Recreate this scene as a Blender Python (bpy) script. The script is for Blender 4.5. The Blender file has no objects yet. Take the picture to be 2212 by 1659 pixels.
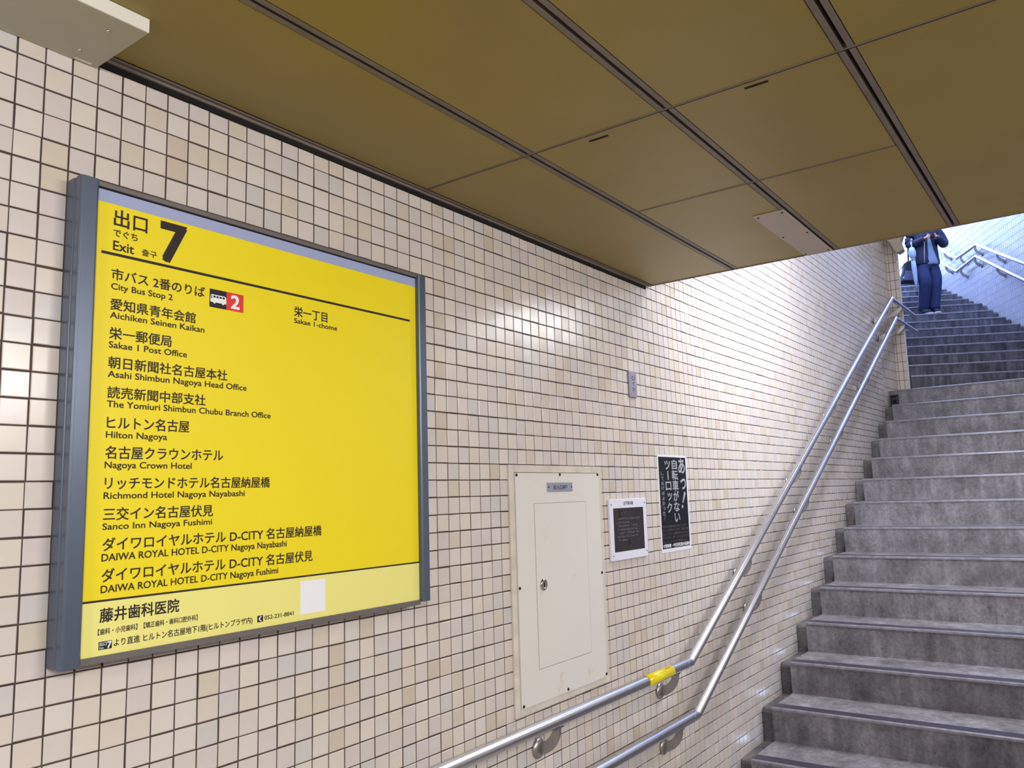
import bpy, bmesh, math, random
from mathutils import Vector, Matrix, Euler
random.seed(7)
SC = bpy.context.scene
COL = SC.collection
R = math.radians

# ------------------------------------------------------------------ camera, world, lights, exposure
CAM = Vector((-0.6005, -1.5762, 1.6195))
right = Vector((0.58822865, -0.80809752, -0.0310718))
down = Vector((0.08792847, 0.1021046, -0.99088003))
fwd = Vector((0.80390027, 0.58013192, 0.13111563))
cd = bpy.data.cameras.new('camera')
cam = bpy.data.objects.new('camera', cd); COL.objects.link(cam)
m = Matrix.Identity(4)
for i in range(3):
    m[i][0] = right[i]; m[i][1] = -down[i]; m[i][2] = -fwd[i]; m[i][3] = CAM[i]
cam.matrix_world = m
cd.sensor_fit = 'HORIZONTAL'; cd.sensor_width = 36.0
cd.lens = 36.0 * 1734.3 / 2212
cd.shift_x = -19.18 / 2212; cd.shift_y = 13.83 / 2212
cd.clip_start = 0.02; cd.clip_end = 200
SC.camera = cam

world = bpy.data.worlds.new('overcast_sky'); SC.world = world
world.use_nodes = True
wb = world.node_tree.nodes['Background']
wb.inputs[0].default_value = (0.46, 0.60, 1.0, 1)
wb.inputs[1].default_value = 7.0

def area_light(name, loc, rot, sx, sy, power, col):
    l = bpy.data.lights.new(name, 'AREA'); l.shape = 'RECTANGLE'; l.size = sx; l.size_y = sy
    l.energy = power; l.color = col
    o = bpy.data.objects.new(name, l); COL.objects.link(o)
    o.location = loc; o.rotation_euler = rot
    return o
WARM = (1.0, 0.965, 0.93); COOL = (0.92, 0.95, 1.0)
# rows of fluorescent lamps on the corridor ceiling behind the camera
area_light('hall_lamp', (-1.3, -2.6, 2.36), (R(48), 0, 0), 1.2, 0.25, 53, WARM)
area_light('hall_lamp', (-3.2, -1.6, 2.36), (R(48), 0, 0), 1.2, 0.25, 49, WARM)
area_light('hall_lamp', (1.0, -3.4, 2.36), (R(48), 0, 0), 1.2, 0.25, 49, WARM)
# stairwell tube on the right-hand wall, hidden above the corridor ceiling edge
area_light('stair_lamp', (3.95, -1.72, 2.87), (R(58), 0, 0), 1.25, 0.10, 16, COOL)
area_light('stair_lamp', (3.5, -0.75, 3.35), (0, R(-26), 0), 1.3, 0.22, 56, COOL)
area_light('stair_lamp', (6.2, -0.80, 4.55), (0, R(-26), 0), 1.3, 0.22, 10, COOL)

SC.view_settings.view_transform = 'Standard'
SC.view_settings.look = 'None'
SC.view_settings.exposure = 0.0
SC.view_settings.gamma = 1.0
SC.view_settings.use_curve_mapping = False
SC.cycles.use_denoising = True
SC.cycles.max_bounces = 10
SC.cycles.sample_clamp_indirect = 6.0

# ------------------------------------------------------------------ materials
def lin(c):
    return tuple(((v / 255) / 12.92 if v / 255 <= 0.04045 else ((v / 255 + 0.055) / 1.055) ** 2.4) for v in c) + (1,)

def mat(name, rgb, rough=0.5, metal=0.0, spec=0.5, noise=0.0, nscale=8.0, bump=0.0, bscale=60.0, coat=0.0, rvar=0.0, stretch=(1, 1, 1)):
    mt = bpy.data.materials.new(name); mt.use_nodes = True
    nt = mt.node_tree; b = nt.nodes['Principled BSDF']
    base = lin(rgb)
    b.inputs['Base Color'].default_value = base
    b.inputs['Roughness'].default_value = rough
    b.inputs['Metallic'].default_value = metal
    b.inputs['Specular IOR Level'].default_value = spec
    b.inputs['Coat Weight'].default_value = coat
    tc = nt.nodes.new('ShaderNodeTexCoord')
    mp = nt.nodes.new('ShaderNodeMapping'); mp.inputs['Scale'].default_value = stretch
    nt.links.new(tc.outputs['Object'], mp.inputs['Vector'])
    if noise > 0 or rvar > 0:
        n = nt.nodes.new('ShaderNodeTexNoise'); n.inputs['Scale'].default_value = nscale; n.inputs['Detail'].default_value = 6
        nt.links.new(mp.outputs[0], n.inputs['Vector'])
        if noise > 0:
            r = nt.nodes.new('ShaderNodeValToRGB')
            r.color_ramp.elements[0].position = 0.3; r.color_ramp.elements[1].position = 0.7
            r.color_ramp.elements[0].color = tuple(v * (1 - noise) for v in base[:3]) + (1,)
            r.color_ramp.elements[1].color = tuple(min(1, v * (1 + noise * 0.6)) for v in base[:3]) + (1,)
            nt.links.new(n.outputs['Fac'], r.inputs[0]); nt.links.new(r.outputs[0], b.inputs['Base Color'])
        if rvar > 0:
            mr = nt.nodes.new('ShaderNodeMapRange'); mr.inputs['To Min'].default_value = max(0, rough - rvar); mr.inputs['To Max'].default_value = rough + rvar
            nt.links.new(n.outputs['Fac'], mr.inputs[0]); nt.links.new(mr.outputs[0], b.inputs['Roughness'])
    if bump > 0:
        n2 = nt.nodes.new('ShaderNodeTexNoise'); n2.inputs['Scale'].default_value = bscale; n2.inputs['Detail'].default_value = 4
        nt.links.new(mp.outputs[0], n2.inputs['Vector'])
        bp = nt.nodes.new('ShaderNodeBump'); bp.inputs['Strength'].default_value = bump; bp.inputs['Distance'].default_value = 0.004
        nt.links.new(n2.outputs['Fac'], bp.inputs['Height']); nt.links.new(bp.outputs[0], b.inputs['Normal'])
    return mt

TILE_RGB = [(212, 204, 200), (216, 207, 203), (208, 200, 198), (216, 207, 198), (211, 202, 197), (213, 202, 194), (208, 197, 184), (204, 200, 199), (210, 200, 199), (203, 190, 176)]
TILE = [mat('glazed_tile_%d' % i, c, rough=0.22, noise=0.04, nscale=14, bump=0.05, bscale=22) for i, c in enumerate(TILE_RGB)]
TW = [6, 6, 5, 6, 5, 5, 3, 3, 4, 2]
M_GROUT = mat('dark_grout', (78, 64, 62), rough=0.9, noise=0.35, nscale=12)
M_WTILE = [mat('white_tile_%d' % i, c, rough=0.3, bump=0.05, bscale=20) for i, c in enumerate([(192, 195, 210), (197, 199, 212), (188, 192, 208), (194, 196, 207)])]
M_WGROUT = mat('grey_grout', (172, 174, 188), rough=0.9)
M_CTILE = [mat('buff_tile_%d' % i, c, rough=0.35, bump=0.05, bscale=20) for i, c in enumerate([(200, 188, 180), (204, 192, 182), (197, 184, 172)])]
M_CEIL = mat('olive_ceiling_panel', (152, 132, 66), rough=0.42, noise=0.07, nscale=3.0, bump=0.02, bscale=90, spec=0.4)
M_CJOINT = mat('grey_joint_strip', (120, 108, 100), rough=0.5, noise=0.15, nscale=10)
M_BLACK = mat('black_gap', (14, 11, 10), rough=0.9)
M_PLASTER = mat('painted_plaster', (198, 192, 182), rough=0.8, noise=0.06)
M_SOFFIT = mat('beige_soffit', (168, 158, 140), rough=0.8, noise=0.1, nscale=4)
M_STEEL = mat('brushed_stainless', (208, 208, 212), rough=0.24, metal=1.0)
M_STEELD = mat('dull_bracket_steel', (178, 174, 174), rough=0.38, metal=1.0, noise=0.15, nscale=20)
M_FRAME = mat('slate_frame_paint', (88, 98, 118), rough=0.33, metal=0.35, noise=0.05)
M_FRAME2 = mat('grey_frame_rail', (112, 106, 108), rough=0.45, metal=0.2, noise=0.06)
M_YEL = mat('sign_yellow', (238, 218, 28), rough=0.42, spec=0.35)
M_PALE = mat('sign_pale_yellow', (236, 230, 138), rough=0.42, spec=0.35)
M_BAND = mat('sign_blue_grey_band', (160, 170, 208), rough=0.4, spec=0.35)
M_INK = mat('brown_black_ink', (34, 18, 14), rough=0.6)
M_INK2 = mat('black_ink', (20, 18, 24), rough=0.6)
M_RED = mat('sign_red', (222, 48, 38), rough=0.45)
M_WHITE = mat('print_white', (238, 238, 246), rough=0.5)
M_STKR = mat('sticker_yellow', (240, 222, 16), rough=0.25)
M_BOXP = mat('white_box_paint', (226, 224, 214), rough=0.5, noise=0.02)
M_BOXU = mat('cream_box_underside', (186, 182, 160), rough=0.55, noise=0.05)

def panel_paint():
    mt = mat('cream_painted_steel', (222, 219, 214), rough=0.4, bump=0.03, bscale=40)
    nt = mt.node_tree; b = nt.nodes['Principled BSDF']
    tc = nt.nodes.new('ShaderNodeTexCoord')
    n = nt.nodes.new('ShaderNodeTexNoise'); n.inputs['Scale'].default_value = 9; n.inputs['Detail'].default_value = 8; n.inputs['Roughness'].default_value = 0.7
    nt.links.new(tc.outputs['Object'], n.inputs['Vector'])
    r = nt.nodes.new('ShaderNodeValToRGB')
    e = r.color_ramp.elements
    e[0].position = 0.24; e[0].color = lin((184, 164, 138)); e[1].position = 0.37; e[1].color = lin((222, 219, 214))
    nt.links.new(n.outputs['Fac'], r.inputs[0]); nt.links.new(r.outputs[0], b.inputs['Base Color'])
    return mt
M_PANEL = panel_paint()
M_PANELF = mat('chipped_cream_frame', (214, 206, 196), rough=0.5, noise=0.14, nscale=16, bump=0.1, bscale=50)
M_SCREW = mat('dark_screw', (62, 54, 50), rough=0.4, metal=0.8)
M_CHROME = mat('chrome', (200, 200, 205), rough=0.12, metal=1.0)
M_PLATE = mat('engraved_plate', (158, 160, 182), rough=0.4, metal=0.3)
M_PLATE2 = mat('cast_grey_plate', (150, 148, 164), rough=0.42, metal=0.4, bump=0.05)
M_ACRYL = mat('white_acrylic', (226, 228, 244), rough=0.35)
M_DARKPL = mat('dark_braille_plate', (62, 58, 62), rough=0.2, metal=0.3, noise=0.2, nscale=3)
M_POSTER = mat('poster_black', (15, 19, 29), rough=0.6, spec=0.25)
M_PGREY = mat('poster_grey_print', (168, 172, 182), rough=0.5)
M_PDIM = mat('poster_dim_print', (104, 92, 90), rough=0.6)
M_POSTW = mat('poster_white_edge', (226, 228, 240), rough=0.4)

def concrete(name, rgb, streak=0.0):
    mt = bpy.data.materials.new(name); mt.use_nodes = True
    nt = mt.node_tree; b = nt.nodes['Principled BSDF']; L = nt.links.new
    tc = nt.nodes.new('ShaderNodeTexCoord')
    n = nt.nodes.new('ShaderNodeTexNoise'); n.inputs['Scale'].default_value = 5; n.inputs['Detail'].default_value = 10; n.inputs['Roughness'].default_value = 0.65
    L(tc.outputs['Object'], n.inputs['Vector'])
    r = nt.nodes.new('ShaderNodeValToRGB'); e = r.color_ramp.elements
    base = lin(rgb)
    e[0].position = 0.32; e[0].color = tuple(v * 0.5 for v in base[:3]) + (1,)
    e[1].position = 0.66; e[1].color = tuple(min(1, v * 1.2) for v in base[:3]) + (1,)
    L(n.outputs['Fac'], r.inputs[0])
    mp = nt.nodes.new('ShaderNodeMapping'); mp.inputs['Scale'].default_value = (14, 14, 1.6)
    L(tc.outputs['Object'], mp.inputs['Vector'])
    s = nt.nodes.new('ShaderNodeTexNoise'); s.inputs['Scale'].default_value = 1.6; s.inputs['Detail'].default_value = 5
    L(mp.outputs[0], s.inputs['Vector'])
    r2 = nt.nodes.new('ShaderNodeValToRGB'); e2 = r2.color_ramp.elements
    e2[0].position = 0.42; e2[0].color = (1 - streak,) * 3 + (1,); e2[1].position = 0.62; e2[1].color = (1.0, 1.0, 1.0, 1)
    L(s.outputs['Fac'], r2.inputs[0])
    mx = nt.nodes.new('ShaderNodeMix'); mx.data_type = 'RGBA'; mx.blend_type = 'MULTIPLY'; mx.inputs[0].default_value = 1
    L(r.outputs[0], mx.inputs[6]); L(r2.outputs[0], mx.inputs[7])
    # small dark pits
    v = nt.nodes.new('ShaderNodeTexVoronoi'); v.inputs['Scale'].default_value = 26
    L(tc.outputs['Object'], v.inputs['Vector'])
    r3 = nt.nodes.new('ShaderNodeValToRGB'); e3 = r3.color_ramp.elements
    e3[0].position = 0.05; e3[0].color = (0.35, 0.33, 0.33, 1); e3[1].position = 0.12; e3[1].color = (1, 1, 1, 1)
    L(v.outputs['Distance'], r3.inputs[0])
    mx2 = nt.nodes.new('ShaderNodeMix'); mx2.data_type = 'RGBA'; mx2.blend_type = 'MULTIPLY'; mx2.inputs[0].default_value = 0.8
    L(mx.outputs[2], mx2.inputs[6]); L(r3.outputs[0], mx2.inputs[7])
    n4 = nt.nodes.new('ShaderNodeTexNoise'); n4.inputs['Scale'].default_value = 55; n4.inputs['Detail'].default_value = 6; n4.inputs['Roughness'].default_value = 0.7
    L(tc.outputs['Object'], n4.inputs['Vector'])
    r4 = nt.nodes.new('ShaderNodeValToRGB'); e4 = r4.color_ramp.elements
    e4[0].position = 0.36; e4[0].color = (0.62, 0.6, 0.6, 1); e4[1].position = 0.6; e4[1].color = (1.06, 1.06, 1.06, 1)
    L(n4.outputs['Fac'], r4.inputs[0])
    mx3 = nt.nodes.new('ShaderNodeMix'); mx3.data_type = 'RGBA'; mx3.blend_type = 'MULTIPLY'; mx3.inputs[0].default_value = 0.8
    L(mx2.outputs[2], mx3.inputs[6]); L(r4.outputs[0], mx3.inputs[7])
    L(mx3.outputs[2], b.inputs['Base Color'])
    b.inputs['Roughness'].default_value = 0.55; b.inputs['Specular IOR Level'].default_value = 0.4
    bp = nt.nodes.new('ShaderNodeBump'); bp.inputs['Strength'].default_value = 0.25; bp.inputs['Distance'].default_value = 0.006
    L(n.outputs['Fac'], bp.inputs['Height']); L(bp.outputs[0], b.inputs['Normal'])
    return mt
M_STEP = concrete('worn_concrete', (148, 145, 153), 0.25)
M_STEP2 = concrete('streaked_wet_concrete', (120, 120, 134), 0.45)
M_GUT = concrete('dark_gutter_concrete', (122, 116, 120), 0.2)
M_STRIP = mat('anti_slip_rubber', (62, 58, 74), rough=0.35, noise=0.1)
M_EDGE = mat('nosing_highlight_edge', (126, 123, 134), rough=0.32, noise=0.3, nscale=30)  # lighter tone paints the gloss highlight into the nosing colour
M_FLOOR = mat('corridor_floor', (150, 144, 136), rough=0.4, noise=0.1)
M_DRAIN = mat('rusty_drain', (40, 36, 42), rough=0.6, noise=0.3, nscale=30)

# ------------------------------------------------------------------ helpers
class MB:
    def __init__(s): s.v = []; s.f = []; s.m = []; s.sm = []
    def add(s, vs, fs, mi=0, smooth=False):
        o = len(s.v); s.v += [tuple(v) for v in vs]
        for f in fs: s.f.append(tuple(i + o for i in f)); s.m.append(mi); s.sm.append(smooth)
        return s
    def box(s, a, b, mi=0, M=None):
        x0, y0, z0 = a; x1, y1, z1 = b
        x0, x1 = min(x0, x1), max(x0, x1); y0, y1 = min(y0, y1), max(y0, y1); z0, z1 = min(z0, z1), max(z0, z1)
        vs = [(x0, y0, z0), (x1, y0, z0), (x1, y1, z0), (x0, y1, z0), (x0, y0, z1), (x1, y0, z1), (x1, y1, z1), (x0, y1, z1)]
        if M is not None: vs = [M @ Vector(v) for v in vs]
        return s.add(vs, [(0, 3, 2, 1), (4, 5, 6, 7), (0, 1, 5, 4), (1, 2, 6, 5), (2, 3, 7, 6), (3, 0, 4, 7)], mi)
    def prism(s, poly, axis, a, b, mi=0, M=None):
        # poly: 2D points; axis 'x': (y,z) extruded in x; 'y': (x,z) in y; 'z': (x,y) in z
        def P(p, t):
            if axis == 'x': v = (t, p[0], p[1])
            elif axis == 'y': v = (p[0], t, p[1])
            else: v = (p[0], p[1], t)
            return M @ Vector(v) if M is not None else v
        n = len(poly)
        vs = [P(p, a) for p in poly] + [P(p, b) for p in poly]
        fs = [tuple(range(n)), tuple(range(2 * n - 1, n - 1, -1))] + [(i, i + n, (i + 1) % n + n, (i + 1) % n) for i in range(n)]
        return s.add(vs, fs, mi)
    def tube(s, pts, r, n=12, mi=0, cap=True, radii=None, mitre=False):
        pts = [Vector(p) for p in pts]; rings = []
        for i, p in enumerate(pts):
            if i == 0: d = pts[1] - p
            elif i == len(pts) - 1: d = p - pts[i - 1]
            else: d = (pts[i + 1] - p).normalized() + (p - pts[i - 1]).normalized()
            d.normalize()
            up = Vector((0, 0, 1)) if abs(d.z) < 0.95 else Vector((1, 0, 0))
            u = d.cross(up).normalized(); w = u.cross(d).normalized()
            rr = radii[i] if radii else r
            sc = 1.0
            if 0 < i < len(pts) - 1:
                c = (pts[i + 1] - p).normalized().dot(d); sc = 1 / max(0.5, c)
            ring = []
            for k in range(n):
                a = 2 * math.pi * k / n
                ring.append(p + u * math.cos(a) * rr + w * math.sin(a) * rr * sc)
            rings.append(ring)
        if mitre:
            for i in range(len(pts) - 1):
                vs = rings[i] + rings[i + 1]
                s.add(vs, [(k, (k + 1) % n, n + (k + 1) % n, n + k) for k in range(n)], mi, True)
            o = len(s.v); s.add(rings[0] + rings[-1], [tuple(range(n)), tuple(range(2 * n - 1, n - 1, -1))], mi)
            return s
        vs = [v for r_ in rings for v in r_]; fs = []
        for i in range(len(pts) - 1):
            for k in range(n):
                fs.append((i * n + k, i * n + (k + 1) % n, (i + 1) * n + (k + 1) % n, (i + 1) * n + k))
        s.add(vs, fs, mi, True)
        if cap:
            o = len(s.v) - len(vs)
            s.f.append(tuple(range(o + n - 1, o - 1, -1))); s.m.append(mi); s.sm.append(False)
            s.f.append(tuple(range(o + (len(pts) - 1) * n, o + len(pts) * n))); s.m.append(mi); s.sm.append(False)
        return s
    def lathe(s, prof, M, n=20, mi=0):
        # prof: (r,h) pairs about local z
        vs = []; fs = []
        for r, h in prof:
            for k in range(n):
                a = 2 * math.pi * k / n
                vs.append(M @ Vector((r * math.cos(a), r * math.sin(a), h)))
        for i in range(len(prof) - 1):
            for k in range(n):
                fs.append((i * n + k, i * n + (k + 1) % n, (i + 1) * n + (k + 1) % n, (i + 1) * n + k))
        o = len(s.v); s.add(vs, fs, mi, True)
        s.f.append(tuple(range(o + (len(prof) - 1) * n, o + len(prof) * n))); s.m.append(mi); s.sm.append(False)
        s.f.append(tuple(range(o + n - 1, o - 1, -1))); s.m.append(mi); s.sm.append(False)
        return s
    def mesh(s, name, mats):
        me = bpy.data.meshes.new(name); me.from_pydata(s.v, [], s.f)
        for mt in (mats if isinstance(mats, (list, tuple)) else [mats]): me.materials.append(mt)
        me.polygons.foreach_set('material_index', s.m)
        me.polygons.foreach_set('use_smooth', s.sm)
        me.update(); return me

def link(name, me, parent=None, loc=None, rot=None):
    o = bpy.data.objects.new(name, me); COL.objects.link(o)
    if parent is not None: o.parent = parent
    if loc is not None: o.location = loc
    if rot is not None: o.rotation_euler = rot
    return o
def obj(name, mb, mats, parent=None, bevel=0.0, kind=None, seg=2, fixn=True):
    me = mb.mesh(name, mats)
    if fixn:
        bm = bmesh.new(); bm.from_mesh(me); bmesh.ops.recalc_face_normals(bm, faces=bm.faces); bm.to_mesh(me); bm.free()
    o = link(name, me, parent)
    if bevel > 0:
        md = o.modifiers.new('bevel', 'BEVEL'); md.width = bevel; md.segments = seg; md.limit_method = 'ANGLE'; md.angle_limit = R(40)
    if kind: o['kind'] = kind
    return o
def thing(name, label, cat, loc=(0, 0, 0), group=None):
    o = bpy.data.objects.new(name, None); COL.objects.link(o); o.location = loc
    o.empty_display_size = 0.05
    o['label'] = label; o['category'] = cat
    if group: o['group'] = group
    bpy_keep[o.name] = o
    return o
bpy_keep = {}
def child(o, root):
    """parent keeping world placement for meshes written in world coordinates"""
    o.parent = root
    o.matrix_parent_inverse = Matrix.Translation(-Vector(root.location))
    return o
def part(name, mb, mats, root, bevel=0.0, kind=None, label=None, seg=2):
    o = obj(name, mb, mats, None, bevel, kind, seg)
    rl = root
    o.parent = rl
    # roots hold only a translation; sub-parts hang from identity-placed parts
    tot = Vector((0, 0, 0)); q = rl
    while q is not None:
        if q.parent is None: tot = Vector(q.location)
        q = q.parent
    if rl.parent is None: o.matrix_parent_inverse = Matrix.Translation(-tot)
    if label: o['label'] = label
    return o

def textpart(body, x0, x1, z0, z1, y, mt, root, cap=False, bold=0.0, name='lettering', tf=None):
    """flat lettering fitted to a box on a plane facing -Y (tf maps (x, z) to a world point otherwise)"""
    c = bpy.data.curves.new('t', 'FONT'); c.body = body; c.resolution_u = 3
    t = bpy.data.objects.new('t', c); COL.objects.link(t)
    bpy.context.view_layer.update()
    dg = bpy.context.evaluated_depsgraph_get()
    me = bpy.data.meshes.new_from_object(t.evaluated_get(dg))
    bpy.data.objects.remove(t); bpy.data.curves.remove(c)
    xs = [v.co.x for v in me.vertices]; ys = [v.co.y for v in me.vertices]
    ax, bx, ay, by = min(xs), max(xs), min(ys), max(ys)
    if cap: ay, by = 0.0, 0.682
    em = (z1 - z0) / (by - ay)
    for v in me.vertices:
        X = x0 + (v.co.x - ax) / (bx - ax) * (x1 - x0)
        Z = z0 + (v.co.y - ay) / (by - ay) * (z1 - z0)
        v.co = (X, y, Z) if tf is None else tf(X, Z)
    if bold > 0:      # heavier weight: the strokes repeated a hair's breadth apart, in one mesh
        vs = [v.co.copy() for v in me.vertices]; fs = [tuple(p.vertices) for p in me.polygons]; k = bold * em * 0.5
        o0 = tf(x0, z0) if tf else None
        b = MB(); b.add(vs, fs)
        for i, (dx, dz) in enumerate(((-k, -k), (k, -k), (-k, k), (k, k))):
            b.add([v + Vector((dx, -2.5e-5 * (i + 1), dz)) for v in vs], fs)
        me = b.mesh(name, [mt])
    me.name = name; me.materials.clear(); me.materials.append(mt)
    for p in me.polygons: p.use_smooth = False
    o = link(name, me); o.parent = root
    if root.parent is None: o.matrix_parent_inverse = Matrix.Translation(-Vector(root.location))
    return o

TH = R(28)
U = Vector((math.cos(TH), math.sin(TH), 0)); WV = Vector((math.sin(TH), -math.cos(TH), 0))
def SW(s, w, z=0.0): return U * s + WV * w + Vector((0, 0, z))
ZA = 2.4745      # first full horizontal joint below the corridor ceiling
TP = 0.05        # tile pitch
CEIL = 2.5345
def KX(x, k=1.04): return -0.6005 + (x + 0.6005) * k
def KY(y, k=1.04): return -1.5762 + (y + 1.5762) * k
EDGE = KX(2.4575)    # corridor ceiling ends here
XA = 7.25        # end of the long tiled wall

# ------------------------------------------------------------------ tiles
def tile_verts(o, ux, uz, n, w, h, d=0.0028, ch=0.0014, skew=(0, 0)):
    c = [(-w / 2, -h / 2), (w / 2, -h / 2), (w / 2, h / 2), (-w / 2, h / 2)]
    c2 = [(-w / 2 + ch, -h / 2 + ch), (w / 2 - ch, -h / 2 + ch), (w / 2 - ch, h / 2 - ch), (-w / 2 + ch, h / 2 - ch)]
    vs = [o + ux * a + uz * b + n * (-0.001) for a, b in c]
    vs += [o + ux * a + uz * b + n * (d - 0.0009) for a, b in c]
    vs += [o + ux * a + uz * b + n * (d + a * skew[0] + b * skew[1]) for a, b in c2]
    fs = [(0, 1, 5, 4), (1, 2, 6, 5), (2, 3, 7, 6), (3, 0, 4, 7), (4, 5, 9, 8), (5, 6, 10, 9), (6, 7, 11, 10), (7, 4, 8, 11), (8, 9, 10, 11)]
    return vs, fs
def wpick(wt):
    return random.choices(range(len(wt)), wt)[0]

# unit tiles for the single, lift-away pieces of the long wall
unit = []
for k in range(len(TILE)):
    vs, fs = tile_verts(Vector((0, 0, 0)), Vector((1, 0, 0)), Vector((0, 0, 1)), Vector((0, -1, 0)), 0.0465, 0.0465)
    b = MB(); b.add(vs, fs, 0)
    me = b.mesh('tile', [TILE[k]]); unit.append(me)

wall_left = obj('wall_left', MB().box((-3.2, 0.0, 0.0), (XA, 0.12, 5.6)), M_GROUT, kind='structure')
FACE = -0.0026   # tiled face stands this far in front of the grout bed
def proj(P):
    d = Vector(P) - CAM
    z = d.dot(fwd)
    if z <= 0.05: return None
    return (1106 + 19.18 + 1734.3 * d.dot(right) / z, 829.5 + 13.83 + 1734.3 * d.dot(down) / z)
def stair_top(X):
    return 0.50 + 0.1655 * ((X - 3.62) / 0.3264) if X > 2.6 else 0.0
cells = []
for c in range(-24, 182):
    X = 0.0 + c * TP + TP / 2
    if X > 4.2 and c % 1: continue
    zmax = 2.514 if X < EDGE - 0.03 else min(5.5, 3.25 + max(0, (X - 2.6)) * 0.40)
    zmin = 0.0 if X < 2.6 else max(0.0, stair_top(X) - 0.3)
    r = -64
    while r < 50:
        z1 = ZA - r * TP; z0 = z1 - TP; r += 1
        if z0 > zmax - 0.006 or z1 < zmin + 0.01: continue
        z1 = min(z1, zmax); z0 = max(z0, 0.0)
        if X + TP / 2 > XA + 0.001:
            continue
        cells.append((X + 0.0, z0, z1))
def covered(X, Z):
    return (0.10 < X < 1.055 and 1.36 < Z < 2.24) or (1.51 < X < 2.05 and 0.95 < Z < 1.70) or (2.14 < X < 2.41 and 1.38 < Z < 1.58) or (2.59 < X < 2.85 and 1.38 < Z < 1.76)
cand = []
for i, (X, z0, z1) in enumerate(cells):
    if z1 - z0 < TP - 1e-4: continue
    Z = (z0 + z1) / 2
    if covered(X, Z): continue
    q = proj((X, 0, Z))
    if q is None or not (-10 < q[0] < 2222 and -10 < q[1] < 1669): continue
    cand.append(((Vector((X, 0, Z)) - CAM).length, i))
cand.sort(); single = set(i for _, i in cand[:300])
bulk = MB()
UX, UZ, NN = Vector((1, 0, 0)), Vector((0, 0, 1)), Vector((0, -1, 0))
for i, (X, z0, z1) in enumerate(cells):
    k = wpick(TW); Z = (z0 + z1) / 2; h = z1 - z0 - 0.0035
    dx, dz = random.gauss(0, 0.0004), random.gauss(0, 0.0004)
    if i in single:
        link('tile', unit[k], wall_left, (X + dx, 0, Z + dz), (random.gauss(0, 0.006), random.gauss(0, 0.004), random.gauss(0, 0.006)))
    else:
        vs, fs = tile_verts(Vector((X + dx, 0, Z + dz)), UX, UZ, NN, 0.0465, h, skew=(random.gauss(0, 0.006), random.gauss(0, 0.006)))
        bulk.add(vs, fs, k)
o = link('tile', bulk.mesh('tile', TILE), wall_left); o['kind'] = 'stuff'

def field(parent, P0, ux, uz, n, w, h, pu, pv, mats, gu=0.0035, u0=0.0, v0=0.0, keep=None, name='tile', kind='stuff', singles=0):
    b = MB(); a = u0; cnt = 0
    while a < w - 0.004:
        a1 = min(a + pu, w); aa = max(a, 0)
        v = v0
        while v < h - 0.004:
            v1 = min(v + pv, h); vv = max(v, 0)
            cu, cv = (aa + a1) / 2, (vv + v1) / 2
            if a1 - aa > 0.012 and v1 - vv > 0.012 and (keep is None or keep(cu, cv)):
                vs, fs = tile_verts(P0 + ux * cu + uz * cv, ux, uz, n, a1 - aa - gu, v1 - vv - gu, skew=(random.gauss(0, 0.006), random.gauss(0, 0.006)))
                if singles and cnt < singles:
                    b1 = MB(); b1.add(vs, fs, 0); link(name, b1.mesh(name, [random.choice(mats)]), parent); cnt += 1
                else:
                    b.add(vs, fs, random.randrange(len(mats)))
            v = v1 if v >= 0 else v + pv
        a = a1 if a >= 0 else a + pu
    if b.v:
        o = link(name, b.mesh(name, mats), parent)
        if kind: o['kind'] = kind
        return o

# the slightly splayed pier at the end of the long wall, larger upright tiles
PB = Vector((XA, 0.0, 0)); PC = Vector((7.65, -0.043, 0)); PD = Vector((7.65, -0.143, 0))
zb0, zb1 = 2.10, 5.4
pier = MB()
PE = SW(PD.dot(U) + 0.35, PD.dot(WV))
poly = [(XA + 0.001, 0.004), (7.653, -0.039), (7.653, -0.139), (PE.x, PE.y + 0.012), (PE.x + 0.1, 0.5), (XA + 0.001, 0.5)]
pier.prism(poly, 'z', zb0, zb1)
wall_pier = obj('wall_pier', pier, M_GROUT, kind='structure')
dB = (PC - PB); lB = dB.length; dB.normalize(); nB = Vector((dB.y, -dB.x, 0))
ph = (2.51 - zb0) % 0.088
for (P0, d, L_, nn, s_) in ((PB, dB, lB, nB, 0), (PC, Vector((0, -1, 0)), 0.103, Vector((-1, 0, 0)), 0)):
    pass
field(wall_pier, PB + Vector((-0.003, -0.0005, zb0)), dB, UZ, nB, lB + 0.003, zb1 - zb0, 0.05, 0.0885, M_CTILE, v0=-(0.0885 - 0.057))
b = MB()
# column face, built as single tiles (large enough to pick apart)
v = zb0 - 0.0315; us = [(0.0, 0.022), (0.022, 0.0655), (0.0655, 0.103)]
while v < zb1:
    for (a, c) in us:
        vs, fs = tile_verts(PC + Vector((0, -(a + c) / 2, max(v, zb0) / 2 + min(v + 0.0885, zb1) / 2)), Vector((0, -1, 0)), UZ, Vector((-1, 0, 0)), c - a - 0.0035, min(v + 0.0885, zb1) - max(v, zb0) - 0.0035)
        mz = v + 0.044
        if a > 0.01 and 2.5 < mz < 4.0:
            b1 = MB(); b1.add(vs, fs, 0); link('tile', b1.mesh('tile', [random.choice(M_CTILE)]), wall_pier)
        else: b.add(vs, fs, random.randrange(3))
    v += 0.0885
o = link('tile', b.mesh('tile', M_CTILE), wall_pier); o['kind'] = 'stuff'
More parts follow.
